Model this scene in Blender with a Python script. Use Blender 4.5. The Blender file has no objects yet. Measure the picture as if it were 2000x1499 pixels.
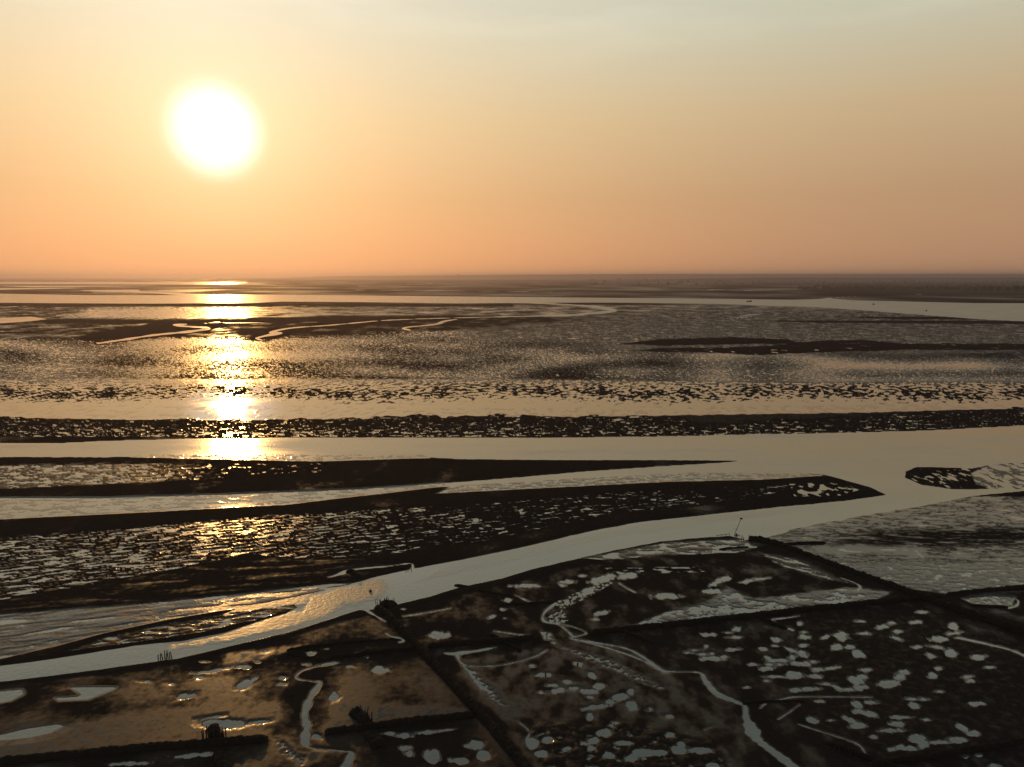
import bpy, math, random
import numpy as np
from mathutils import Vector

random.seed(7)
sc = bpy.context.scene
COL = sc.collection

# ------------------------------------------------------------------ camera
FPX = 1351.0
CX, CY = 1000.0, 749.5
HOR = 540.0
H = 60.0
PITCH = math.atan((CY - HOR) / FPX)
cp, sp = math.cos(PITCH), math.sin(PITCH)

cam = bpy.data.cameras.new('camera')
cam.sensor_width = 36.0
cam.lens = FPX / 2000.0 * 36.0
cam.clip_start = 0.5
cam.clip_end = 300000.0
camo = bpy.data.objects.new('camera', cam)
COL.objects.link(camo)
camo.location = (0, 0, H)
camo.rotation_euler = (math.pi / 2 - PITCH, 0, 0)
sc.camera = camo


def ray(u, v):
    x = (u - CX) / FPX
    y = -(v - CY) / FPX
    return x, cp + y * sp, -sp + y * cp


def gnd(u, v, z=0.0):
    """where the sight line of a photo point meets the flat at height z"""
    dx, dy, dz = ray(u, v)
    t = (z - H) / dz
    return (dx * t, dy * t)


# ------------------------------------------------------------------ noise
def _h(ix, iy, seed):
    n = (ix.astype(np.int64) * 374761393 + iy.astype(np.int64) * 668265263 + seed * 1442695041) & 0xffffffff
    n = ((n ^ (n >> 13)) * 1274126177) & 0xffffffff
    n = n ^ (n >> 16)
    return (n & 0xffff).astype(np.float32) * np.float32(2 * math.pi / 65536.0)


def perlin(x, y, seed=0):
    fx, fy = np.floor(x), np.floor(y)
    ix, iy = fx.astype(np.int64), fy.astype(np.int64)
    dx, dy = (x - fx).astype(np.float32), (y - fy).astype(np.float32)
    u = dx * dx * dx * (dx * (dx * 6 - 15) + 10)
    v = dy * dy * dy * (dy * (dy * 6 - 15) + 10)

    def g(a, b):
        an = _h(ix + a, iy + b, seed)
        return np.cos(an) * (dx - a) + np.sin(an) * (dy - b)
    n0 = g(0, 0) * (1 - u) + g(1, 0) * u
    n1 = g(0, 1) * (1 - u) + g(1, 1) * u
    return (n0 * (1 - v) + n1 * v) * 1.5


def fbm(x, y, octv=3, seed=0, gain=0.5):
    s = 0.0
    a = 1.0
    t = 0.0
    for i in range(octv):
        s = s + a * perlin(x * (2.03 ** i) + 17.3 * i, y * (2.03 ** i) - 9.1 * i, seed + i * 31)
        t += a
        a *= gain
    return s / t


def wn(X, Y, sx, sy, rot=0.0, octv=3, seed=0, gain=0.5, warp=0.0):
    """noise laid on the ground, sx / sy metres per feature, rot degrees"""
    r = math.radians(rot)
    a = X * math.cos(r) + Y * math.sin(r)
    b = -X * math.sin(r) + Y * math.cos(r)
    if warp:
        a = a + warp * sx * fbm(a / sx * .6, b / sy * .6, 2, seed + 91)
        b = b + warp * sy * fbm(a / sx * .6 + 31, b / sy * .6, 2, seed + 92)
    return fbm(a / sx, b / sy, octv, seed, gain)


def sstep(a, b, x):
    t = np.clip((x - a) / (b - a), 0, 1)
    return t * t * (3 - 2 * t)


# ------------------------------------------------------------------ ground grid (finer where the flats are seen at a distance)
us = np.concatenate([np.arange(-2400, -160, 32.0), np.arange(-160, 2160, 1.6), np.arange(2160, 4400, 32.0)])
vs = np.concatenate([[541.15, 541.4, 541.8], np.arange(542.4, 600, 0.75), np.arange(600, 760, 1.1),
                     np.arange(760, 1540, 1.55), np.arange(1540, 1700, 8.0), np.arange(1700, 3400, 50.0)])
U, V = np.meshgrid(us, vs)
NR, NC = U.shape
dx, dy, dz = ray(U, V)
T = -H / dz
X, Y = dx * T, dy * T
RNG = np.sqrt(X * X + Y * Y)

E = np.zeros_like(X)       # height of the mud above the water level
W = np.zeros_like(X)       # wetness of the mud
R = np.zeros_like(X)       # ruffling of the water
G = np.zeros_like(X)       # plant cover


def box(pts, m):
    a = np.array([p[:2] for p in pts], float)
    c0 = max(0, np.searchsorted(us, a[:, 0].min() - m) - 1)
    c1 = min(NC, np.searchsorted(us, a[:, 0].max() + m) + 1)
    r0 = max(0, np.searchsorted(vs, a[:, 1].min() - m) - 1)
    r1 = min(NR, np.searchsorted(vs, a[:, 1].max() + m) + 1)
    return slice(r0, r1), slice(c0, c1)


def segd(u, v, p, q, kv):
    px, py, qx, qy = p[0], p[1] * kv, q[0], q[1] * kv
    vx, vy = qx - px, qy - py
    L = vx * vx + vy * vy + 1e-9
    t = np.clip(((u - px) * vx + (v * kv - py) * vy) / L, 0, 1)
    return np.sqrt((u - px - t * vx) ** 2 + (v * kv - py - t * vy) ** 2), t


def sd_poly(pts, s, kv=2.0):
    u, v = U[s], V[s]
    d = np.full(u.shape, 1e9)
    inside = np.zeros(u.shape, bool)
    n = len(pts)
    for i in range(n):
        p, q = pts[i], pts[(i + 1) % n]
        dd, _ = segd(u, v, p, q, kv)
        d = np.minimum(d, dd)
        if p[1] != q[1]:
            c = ((p[1] > v) != (q[1] > v)) & (u < (q[0] - p[0]) * (v - p[1]) / (q[1] - p[1]) + p[0])
            inside ^= c
    return np.where(inside, -d, d)


def sd_line(pts, s, kv=2.0):
    u, v = U[s], V[s]
    d = np.full(u.shape, 1e9)
    for i in range(len(pts) - 1):
        p, q = pts[i], pts[i + 1]
        dd, t = segd(u, v, p, q, kv)
        w = p[2] + (q[2] - p[2]) * t
        d = np.minimum(d, dd - w)
    return d


def rank(n):
    f = n.ravel()
    smp = np.sort(f[:: max(1, f.size // 4000)])
    return np.interp(n, smp, np.linspace(0, 1, smp.size))


def region(pts, cover=None, h=0.25, a=0.05, sc_=(4, 9), rot=0, octv=3, seed=1, gain=.5, wet=None, soft=4, en=0, es=(8, 20),
           kv=2.0, warp=0.0, amp=0.25, wetn=0.0, mixw=1.0):
    """repaint an area of the flats: either plain mud of mean height h or mud with a share of standing water"""
    m = soft + en + 6
    s = box(pts, m)
    x, y = X[s], Y[s]
    sd = sd_poly(pts, s, kv)
    if en:
        sd = sd + en * wn(x, y, es[0], es[1], 0, 3, seed + 7)
    k = sstep(soft, -soft, sd) * mixw
    n = wn(x, y, sc_[0], sc_[1], rot, octv, seed, gain, warp)
    if cover is None:
        e = h + a * n
    else:
        c = cover(U[s], V[s]) if callable(cover) else cover
        e = (rank(n) - c) * amp
    E[s] = E[s] * (1 - k) + e * k
    if wet is not None:
        w = wet(U[s], V[s]) if callable(wet) else wet
        w = w + (wetn(U[s], V[s]) if callable(wetn) else wetn) * n
        W[s] = W[s] * (1 - k) + w * k


def wetpaint(pts, wet, soft=10, n=0.2, sc_=(3, 6), seed=5, kv=2.0):
    s = box(pts, soft + 6)
    sd = sd_poly(pts, s, kv) + soft * .8 * wn(X[s], Y[s], sc_[0], sc_[1], 0, 3, seed)
    k = sstep(soft, -soft, sd)
    W[s] = W[s] * (1 - k) + (wet + n * wn(X[s], Y[s], sc_[0] * .5, sc_[1] * .5, 0, 3, seed + 3)) * k


def smooth_line(p, n=5):
    p = np.array(p, float)
    q = np.vstack([2 * p[0] - p[1], p, 2 * p[-1] - p[-2]])
    out = []
    for i in range(1, len(q) - 2):
        for t in np.arange(n) / n:
            out.append(.5 * (2 * q[i] + (q[i + 1] - q[i - 1]) * t + (2 * q[i - 1] - 5 * q[i] + 4 * q[i + 1] - q[i + 2]) * t * t
                             + (3 * q[i] - q[i - 1] - 3 * q[i + 1] + q[i + 2]) * t ** 3))
    out.append(q[-2])
    return [tuple(a) for a in out]


def dig(pts, slope=0.02, en=0.0, es=(3, 6), seed=11, line=False, kv=2.0, deep=0.4, reach=40):
    s = box(pts, reach)
    if line:
        pts = smooth_line(pts)
        pts = [(a, b_, max(.4, w + (.15 * w + .2) * (math.sin(a * .21 + b_ * .33) + math.sin(a * .083 - b_ * .19)))) for a, b_, w in pts]
    sd = sd_line(pts, s, kv) if line else sd_poly(pts, s, kv)
    if en:
        sd = sd + en * wn(X[s], Y[s], es[0], es[1], 0, 3, seed)
    E[s] = np.where(sd < 0, np.minimum(E[s], np.maximum(sd * slope, -deep)), np.minimum(E[s], np.maximum(E[s], 0) * np.clip(sd / (reach * .7), 0, 1) + .002))


def pools(lst, halo=.55, shrink=.86, slope=0.012, en=1.6, es=(1.2, 2.4), seed=21, reach=10):
    for q in lst:
        u0, v0, ru, rv = q[:4]
        ru, rv = ru * shrink, rv * shrink
        r = math.radians(q[4] if len(q) > 4 else 0)
        s = box([(u0 - ru, v0 - ru), (u0 + ru, v0 + ru)], reach + 4)
        a = (U[s] - u0) * math.cos(r) - (V[s] - v0) * math.sin(r)
        b = (U[s] - u0) * math.sin(r) + (V[s] - v0) * math.cos(r)
        k = np.sqrt((a / ru) ** 2 + (b / rv) ** 2) + 1e-6
        sd = (k - 1) * np.minimum(ru, rv * 2.0)
        sd = sd + min(10, rv * 2.6) * wn(X[s], Y[s], es[0] * .8 + rv * .05, es[1] * .7 + rv * .1, 0, 4, seed, .6)
        W[s] = np.maximum(W[s], halo * np.exp(-np.maximum(sd, 0) / 3.5))
        E[s] = np.where(sd < 0, np.minimum(E[s], np.maximum(sd * slope, -.2)), np.minimum(E[s], np.maximum(E[s], 0) * np.clip(sd / reach, 0, 1) + .002))


def ruffle(pts, val=1.0, soft=8, en=6, es=(6, 12), seed=3, kv=2.0):
    s = box(pts, soft + en + 4)
    sd = sd_poly(pts, s, kv) + en * wn(X[s], Y[s], es[0], es[1], 0, 3, seed)
    k = sstep(soft, -soft, sd)
    R[s] = np.maximum(R[s], val * k)


# ---- base
E[:] = 0.30 + 0.05 * wn(X, Y, 40, 90, 0, 4, 1)
W[:] = 0.25
L, RR = -2400, 4400
# far flats
region([(L, 541), (RR, 541), (RR, 604), (L, 604)], None, .4, .05, (400, 500), seed=2, wet=.28, wetn=.25, soft=1)
# -------- middle distance: film-covered sand flats
region([(L, 592), (RR, 600), (RR, 700), (L, 700)], None, .3, .05, (50, 60), octv=5, gain=.65, seed=3, wet=.36, wetn=.4, soft=4)
region([(L, 600), (390, 596), (430, 628), (560, 640), (400, 660), (200, 668), (0, 682), (L, 690)], None, .3, .05, (30, 40), octv=5, gain=.65, seed=4,
       wet=.28, wetn=.5, soft=5, en=4, es=(30, 60))
region([(430, 624), (900, 618), (1200, 622), (1060, 632), (800, 652), (560, 668), (480, 664)], None, .3, .05, (30, 40), octv=5, gain=.65, seed=5, wet=.22,
       wetn=.3, soft=6)
region([(L, 678), (300, 660), (600, 658), (800, 646), (1300, 650), (1300, 668), (RR, 694), (RR, 760), (L, 760)],
       lambda u, v: .04 - .05 * sstep(700, 1500, u) - .02 * np.exp(-((v - 715) / 12) ** 2) + .10 * np.exp(-((v - 672) / 14) ** 2) * sstep(1300, 700, u),
       sc_=(4, 7), rot=3, octv=5, gain=.85, seed=6, wet=lambda u, v: .30 + .07 * sstep(900, 1500, u) + .20 * perlin(u / 170, v / 22, 44), wetn=lambda u, v: 1.0 - .65 * sstep(600, 1300, u), soft=7, amp=.12)
region([(900, 650), (1300, 606), (RR, 600), (RR, 700), (1500, 690), (1000, 668)], lambda u, v: .01 + 0 * u, sc_=(14, 18), octv=5, gain=.75, seed=61, wet=.33, wetn=.3, soft=22, amp=.12)
wetpaint([(150, 662), (200, 648), (320, 630), (430, 626), (440, 634), (405, 648), (300, 660), (200, 674)], .06, soft=6, n=.1, sc_=(20, 30))
wetpaint([(480, 664), (520, 646), (600, 636), (700, 628), (800, 624), (800, 630), (620, 642), (560, 656), (520, 668)], .06, soft=6, n=.1, sc_=(20, 30))
wetpaint([(L, 594), (500, 594), (1000, 595), (1000, 599), (400, 600), (L, 600)], .10, soft=3, n=.1, sc_=(60, 60))
wetpaint([(20, 628), (200, 623), (430, 622), (900, 617), (1000, 620), (640, 630), (430, 631), (200, 633)], .08, soft=4, n=.12, sc_=(40, 40))
# dark double bank on the right
region([(1215, 672), (1290, 664), (1430, 660), (1540, 664), (1560, 672), (1440, 672), (1300, 675)], None, .4, .05, (30, 80), seed=7, wet=.0, soft=2, en=3, es=(10, 60))
region([(1240, 686), (1300, 681), (1420, 680), (1500, 677), (1560, 670), (1620, 666), (1680, 665), (1760, 672), (RR, 676), (RR, 686), (1780, 683), (1600, 688),
        (1470, 694), (1400, 689)], lambda u, v: .03 + 0 * u, sc_=(12, 14), seed=8, wet=.0, soft=2, en=3, es=(10, 60), amp=.3)
for q in [(1500, 627, 2000, 630, 2), (1660, 620, 2100, 622, 2)]:
    region([(q[0], q[1]), (q[2], q[3] - 2), (q[2], q[3] + 3), (q[0] + 80, q[1] + 3)], None, .3, .02, (30, 80), seed=9, wet=.0, soft=2)
# blotched belt
region([(L, 738), (1000, 740), (1500, 748), (RR, 742), (RR, 800), (1500, 800), (1000, 800), (L, 800)],
       lambda u, v: (1 - (.66 + .30 * perlin(u / 60, v / 20, 6)) * np.exp(-((v - 767 - 4 * np.sin(u * .011)) / 17) ** 2)) * sstep(738, 764, v), sc_=(3.2, 6), rot=-28, octv=4, gain=.55, seed=10, wet=lambda u, v: .40 - .28 * sstep(742, 760, v), wetn=.4, soft=8,
       amp=.16, warp=.25)
# calm sheet
region([(L, 792), (430, 790), (1000, 797), (1400, 792), (1700, 790), (RR, 782), (RR, 796), (2000, 797), (1700, 806), (1300, 812), (1000, 816),
        (430, 824), (0, 816), (L, 810)], lambda u, v: .72 - .25 * sstep(1200, 1900, u) + 0 * v, sc_=(4, 8), rot=-14, seed=12, wet=.95, soft=4, amp=.15, en=5, es=(5, 14))
# ragged dark ridge
region([(L, 814), (0, 815), (120, 821), (350, 819), (520, 820), (700, 817), (870, 811), (1050, 813), (1300, 817), (1420, 826), (1560, 822), (1700, 812),
        (1900, 804), (2000, 798), (RR, 790), (RR, 832), (2000, 834), (1700, 846), (1300, 855), (1050, 858), (700, 857), (350, 860), (200, 867), (L, 870)],
       lambda u, v: .05 + .15 * sstep(0, 22, v - 826) + .10 * perlin(u / 130, v / 60, 5), sc_=(4.6, 3.0), octv=5, gain=.75, warp=.9, seed=13, wetn=.6, wet=.12, soft=3, en=20, es=(12, 16), amp=.35)

# -------- the two spits and the near flats start as plain mud
region([(L, 858), (1300, 853), (1600, 847), (2000, 832), (RR, 826), (RR, 3400), (L, 3400)], None, .32, .06, (14, 20), seed=14, wet=.17, wetn=.22, soft=1)
# big upper river + confluence
dig([(L, 872), (0, 866), (120, 866), (200, 862), (400, 857), (700, 855), (1050, 856), (1300, 853), (1600, 847), (1800, 842), (2000, 832), (RR, 820), (RR, 895), (2000, 905),
     (1940, 907), (1895, 916), (1870, 914), (1790, 912), (1768, 922), (1768, 934), (1800, 948), (1860, 955), (1890, 957), (1940, 955), (RR, 948), (RR, 955), (2000, 959), (1900, 969),
     (1800, 989), (1700, 1005), (1600, 1024), (1540, 1036), (1560, 1042), (1500, 1055), (1455, 1055), (1425, 1047), (1350, 1052), (1290, 1058), (1200, 1075), (1130, 1091), (1040, 1112),
     (980, 1130), (900, 1147), (840, 1165), (780, 1180), (735, 1190), (700, 1192), (640, 1211), (560, 1236), (450, 1262), (350, 1286), (250, 1300), (150, 1314),
     (0, 1332), (-300, 1370), (L, 1600), (L, 1500), (-300, 1335), (0, 1301), (60, 1294), (160, 1279), (260, 1262), (360, 1252), (440, 1236), (500, 1216), (560, 1198), (582, 1187), (574, 1181), (500, 1190), (440, 1199), (470, 1186), (520, 1174), (600, 1160), (690, 1140), (740, 1126), (810, 1111), (900, 1094),
     (1000, 1074), (1150, 1039), (1250, 1020), (1320, 1013), (1420, 1002), (1520, 991), (1650, 979), (1732, 967), (1700, 952), (1650, 938), (1610, 927), (1560, 925), (1350, 927),
     (1200, 932), (1000, 943), (850, 952), (700, 968), (560, 986), (400, 993), (200, 1003), (0, 1012), (L, 1040), (L, 1010), (0, 996), (300, 990), (560, 975), (760, 957), (850, 946), (1000, 934), (1150, 921), (1300, 911), (1400, 905), (1455, 900),
     (1300, 899), (1100, 899), (900, 897), (830, 893), (700, 889), (440, 889), (200, 893), (L, 894)], slope=.03, en=2.2, es=(3, 6), seed=15, kv=2.5, reach=18)
# film beside the channels
region([(L, 976), (200, 972), (450, 965), (700, 955), (860, 944), (900, 946), (740, 966), (560, 985), (300, 1001), (0, 1016), (L, 1035)],
       lambda u, v: .55 + 0 * u, sc_=(6, 1.8), rot=2, octv=5, gain=.75, seed=16, wet=.85, wetn=.4, soft=3, amp=.08)
region([(880, 950), (1100, 936), (1350, 922), (1560, 925), (1620, 930), (1500, 938), (1300, 943), (1000, 958), (850, 966)],
       lambda u, v: .38 + 0 * u, sc_=(3, 1.6), octv=4, gain=.75, seed=17, wet=.5, wetn=.5, soft=3, amp=.2)
region([(270, 888), (500, 887), (830, 888), (840, 896), (620, 903), (440, 899), (250, 894)], lambda u, v: .5 + 0 * u, sc_=(3, 2), octv=4, gain=.75, seed=18,
       wet=.5, wetn=.5, soft=2, amp=.2)
# spit 1 interior
region([(L, 905), (0, 908), (250, 905), (640, 902), (650, 925), (400, 940), (200, 948), (0, 958), (L, 965)], lambda u, v: .24 * sstep(420, 150, u) + .02, sc_=(4, 2.5), rot=4, octv=4, gain=.65, seed=19, wet=lambda u, v: .30 - .25 * sstep(250, 600, u), wetn=lambda u, v: .35 - .3 * sstep(250, 600, u), soft=9, amp=.25)
# spit 2 pools
region([(L, 1060), (0, 1050), (250, 1032), (500, 1008), (700, 996), (900, 985), (1180, 962), (1400, 950), (1560, 945), (1500, 975), (1250, 1000), (1100, 1025), (950, 1062),
        (800, 1080), (640, 1100), (480, 1085), (360, 1110), (200, 1140), (0, 1175), (L, 1190)],
       lambda u, v: .29 - .16 * sstep(420, 1000, u) + .16 * perlin(u / 150, v / 36, 8) - .05 * sstep(1100, 1500, u) - .05 * sstep(30, 0, np.abs(v - 1085)) * sstep(0, 500, u), sc_=(4.2, .95), rot=17, octv=4,
       gain=.5, seed=23, wetn=.6, wet=lambda u, v: .16 - .16 * sstep(500, 1000, u), soft=8, amp=.30, warp=.35, en=4)
region([(1540, 945), (1620, 942), (1690, 955), (1640, 970), (1550, 972)], lambda u, v: .30 + 0 * u, sc_=(2.6, 3.2), octv=3, seed=24, wet=.1, soft=4, amp=.3)
# lower left apron of the second spit
region([(L, 1200), (0, 1175), (250, 1140), (420, 1100), (640, 1090), (800, 1100), (700, 1130), (520, 1155), (300, 1180), (0, 1205), (L, 1230)], None, .3, .05, (12, 2.2), rot=8, seed=25,
       wet=.22, wetn=.25, soft=10, en=6)
region([(L, 1240), (0, 1200), (300, 1176), (460, 1160), (640, 1140), (700, 1138), (600, 1163), (460, 1190), (330, 1212), (200, 1240), (120, 1262), (0, 1290), (L, 1330)],
       lambda u, v: .12 + .30 * sstep(250, 480, u), sc_=(9, 1.6), rot=14, octv=4, gain=.6, seed=26, wet=.46, wetn=.6, soft=5, amp=.10)
region([(200, 1246), (330, 1218), (450, 1197), (574, 1182), (580, 1188), (500, 1212), (400, 1236), (280, 1254), (120, 1276)], lambda u, v: .22 + 0 * u, sc_=(3, .9),
       rot=12, octv=3, seed=27, wet=.3, soft=3, amp=.2)
# right: sand patch in the confluence and the flats behind the long dyke
region([(1768, 930), (1786, 914), (1830, 920), (1895, 915), (1900, 926), (1885, 956), (1850, 954), (1800, 946)], lambda u, v: .22 + 0 * u, sc_=(3, 6), octv=4, seed=28, wet=.12, wetn=.3,
       soft=2, en=5, es=(4, 7), amp=.3)
region([(1895, 925), (1940, 906), (RR, 893), (RR, 950), (1940, 957), (1905, 948)], lambda u, v: .46 + 0 * u, sc_=(3, 6), octv=4, gain=.6, seed=29, wet=.4, soft=3, amp=.25)
region([(1480, 1052), (1600, 1022), (1700, 1004), (1810, 987), (1900, 969), (RR, 955), (RR, 1140), (2000, 1150), (1860, 1164), (1760, 1150), (1620, 1100)],
       lambda u, v: .05 + .06 * sstep(1085, 1140, v) - .14 * np.exp(-((v - (1052 - (u - 1800) * .02)) / 16) ** 2) * sstep(1640, 1780, u), sc_=(9, 2.0), rot=-5, octv=5, gain=.62, seed=30,
       wet=lambda u, v: .37 - .36 * np.exp(-((v - (1052 - (u - 1800) * .02)) / 16) ** 2) * sstep(1560, 1760, u) - .2 * sstep(30, 0, v - 960 + (2000 - u) * .18), wetn=.8, soft=4, amp=.06)
region([(1600, 1092), (1700, 1100), (RR, 1100), (RR, 1142), (1860, 1158), (1760, 1146), (1640, 1108)], lambda u, v: .12 + 0 * u, sc_=(3.5, 1.2), octv=4, gain=.7, seed=62, wet=.5,
       wetn=.4, soft=14, amp=.08)
dig([(1600, 1074, .6), (1700, 1074, .8), (1790, 1076, .6)], line=True, slope=.02, en=1.5)
dig([(1790, 1078, .8), (1797, 1084, 1.2), (1803, 1090, .8)], line=True, slope=.02, reach=8)
region([(L, 1400), (0, 1345), (300, 1318), (560, 1260), (720, 1215), (900, 1160), (1200, 1090), (1460, 1070), (1700, 1150), (1850, 1170), (RR, 1320), (RR, 1900), (L, 1900)], None, .075, .02, (4, 6), octv=4, seed=63, wet=.24, wetn=.3, soft=8)
# between river and the cross dyke
region([(1130, 1092), (1300, 1060), (1440, 1053), (1500, 1066), (1440, 1080), (1300, 1085), (1180, 1095)], lambda u, v: .34 + 0 * u, sc_=(4, 1.6), octv=4, gain=.65, seed=31,
       wet=.45, soft=4, amp=.2)
region([(1240, 1222), (1300, 1196), (1380, 1178), (1420, 1150), (1470, 1172), (1560, 1160), (1650, 1148), (1745, 1156), (1700, 1176), (1500, 1198), (1300, 1222), (1170, 1236)],
       lambda u, v: .34 + .3 * sstep(1180, 1200, v), sc_=(5, 3), octv=5, gain=.8, seed=32, wet=.66, wetn=.8, soft=9, amp=.12, en=5)
region([(1480, 1078), (1560, 1092), (1640, 1130), (1700, 1150), (1600, 1128), (1520, 1104)], lambda u, v: .30 + 0 * u, sc_=(4, 1.2), rot=-30, octv=4, seed=33, wet=.4, soft=6, amp=.15)
region([(1180, 1110), (1350, 1104), (1380, 1118), (1200, 1122)], lambda u, v: .22 + 0 * u, sc_=(3, 1), octv=3, seed=34, wet=.2, soft=5, amp=.2)
region([(1080, 1180), (1110, 1163), (1150, 1150), (1180, 1124), (1205, 1122), (1195, 1140), (1150, 1166), (1100, 1190)], lambda u, v: .42 + 0 * u, sc_=(.9, 1.1), octv=3, gain=.6, seed=35,
       wet=.3, soft=4, amp=.2)
region([(1066, 1206), (1100, 1190), (1110, 1214), (1090, 1220), (1070, 1216)], lambda u, v: .42 + 0 * u, sc_=(.55, .8), octv=2, seed=36, wet=.3, soft=3, amp=.2)
# near field right: scattered small pools under the traced ones
region([(900, 1290), (1060, 1262), (1180, 1262), (1300, 1310), (1440, 1400), (1500, 1499), (1540, 1560), (1080, 1560), (1000, 1440)], None, .07, .02, (2.5, 4), octv=4, seed=37,
       wet=.34, wetn=.35, soft=14)
region([(1560, 1180), (1700, 1190), (2000, 1260), (RR, 1400), (RR, 1480), (1700, 1480), (1560, 1400)], lambda u, v: -.5 + 0 * u, sc_=(1.5, 1.3), octv=4, gain=.6, seed=38,
       wet=.25, wetn=.12, soft=14, amp=.07)
region([(1020, 1420), (1200, 1410), (1400, 1450), (1440, 1540), (1080, 1540)], lambda u, v: .02 + 0 * u, sc_=(1.8, 1.5), octv=4, gain=.55, seed=39, wet=.26, wetn=.2, soft=12, amp=.3)
# soft wet margin on the right of the long dyke
wetpaint([(898, 1290), (916, 1300), (950, 1330), (1000, 1370), (1030, 1400), (1000, 1405), (950, 1375), (915, 1330)], .50, soft=16, n=.15)
region([(905, 1300), (925, 1310), (960, 1345), (985, 1378), (965, 1370), (930, 1338)], lambda u, v: .5 + 0 * u, sc_=(.7, .8), octv=3, seed=40, wet=.6, soft=9, en=6, es=(1, 1), amp=.1)
region([(1055, 1232), (1075, 1236), (1095, 1262), (1200, 1290), (1300, 1345), (1290, 1350), (1180, 1305), (1080, 1262)], lambda u, v: .22 + 0 * u, sc_=(1.0, .8), octv=3, gain=.65, seed=41,
       wet=.5, soft=9, amp=.12)
region([(1055, 1234), (1075, 1236), (1082, 1250), (1062, 1252)], lambda u, v: .6 + 0 * u, sc_=(.7, .8), octv=3, seed=42, wet=.6, soft=5, amp=.1)
# near field left: gently sloping wet mud
region([(L, 1380), (0, 1340), (300, 1306), (560, 1245), (720, 1200), (860, 1310), (1020, 1499), (1050, 1600), (L, 1700)], None, .10, .05, (9, 11), octv=3, seed=43, wet=.28, wetn=.25,
       soft=8, gain=.3)
wetpaint([(642, 1362), (678, 1350), (676, 1378), (800, 1378), (925, 1384), (900, 1400), (760, 1408), (628, 1432), (655, 1405), (640, 1385)], .46, soft=20, n=.10)
wetpaint([(60, 1432), (200, 1402), (400, 1374), (560, 1368), (560, 1400), (525, 1442), (380, 1452), (0, 1486)], .42, soft=24, n=.08)
wetpaint([(525, 1438), (556, 1446), (585, 1470), (640, 1468), (620, 1486), (580, 1499), (560, 1480), (536, 1460)], .50, soft=16, n=.15)
wetpaint([(440, 1278), (520, 1266), (600, 1260), (560, 1275), (470, 1300), (430, 1312)], .46, soft=16, n=.1)
region([(540, 1444), (556, 1452), (580, 1474), (600, 1480), (590, 1494), (560, 1478)], lambda u, v: .45 + 0 * u, sc_=(.5, .5), octv=3, seed=44, wet=.5, soft=9, en=8, es=(.6, .9), amp=.07)

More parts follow.
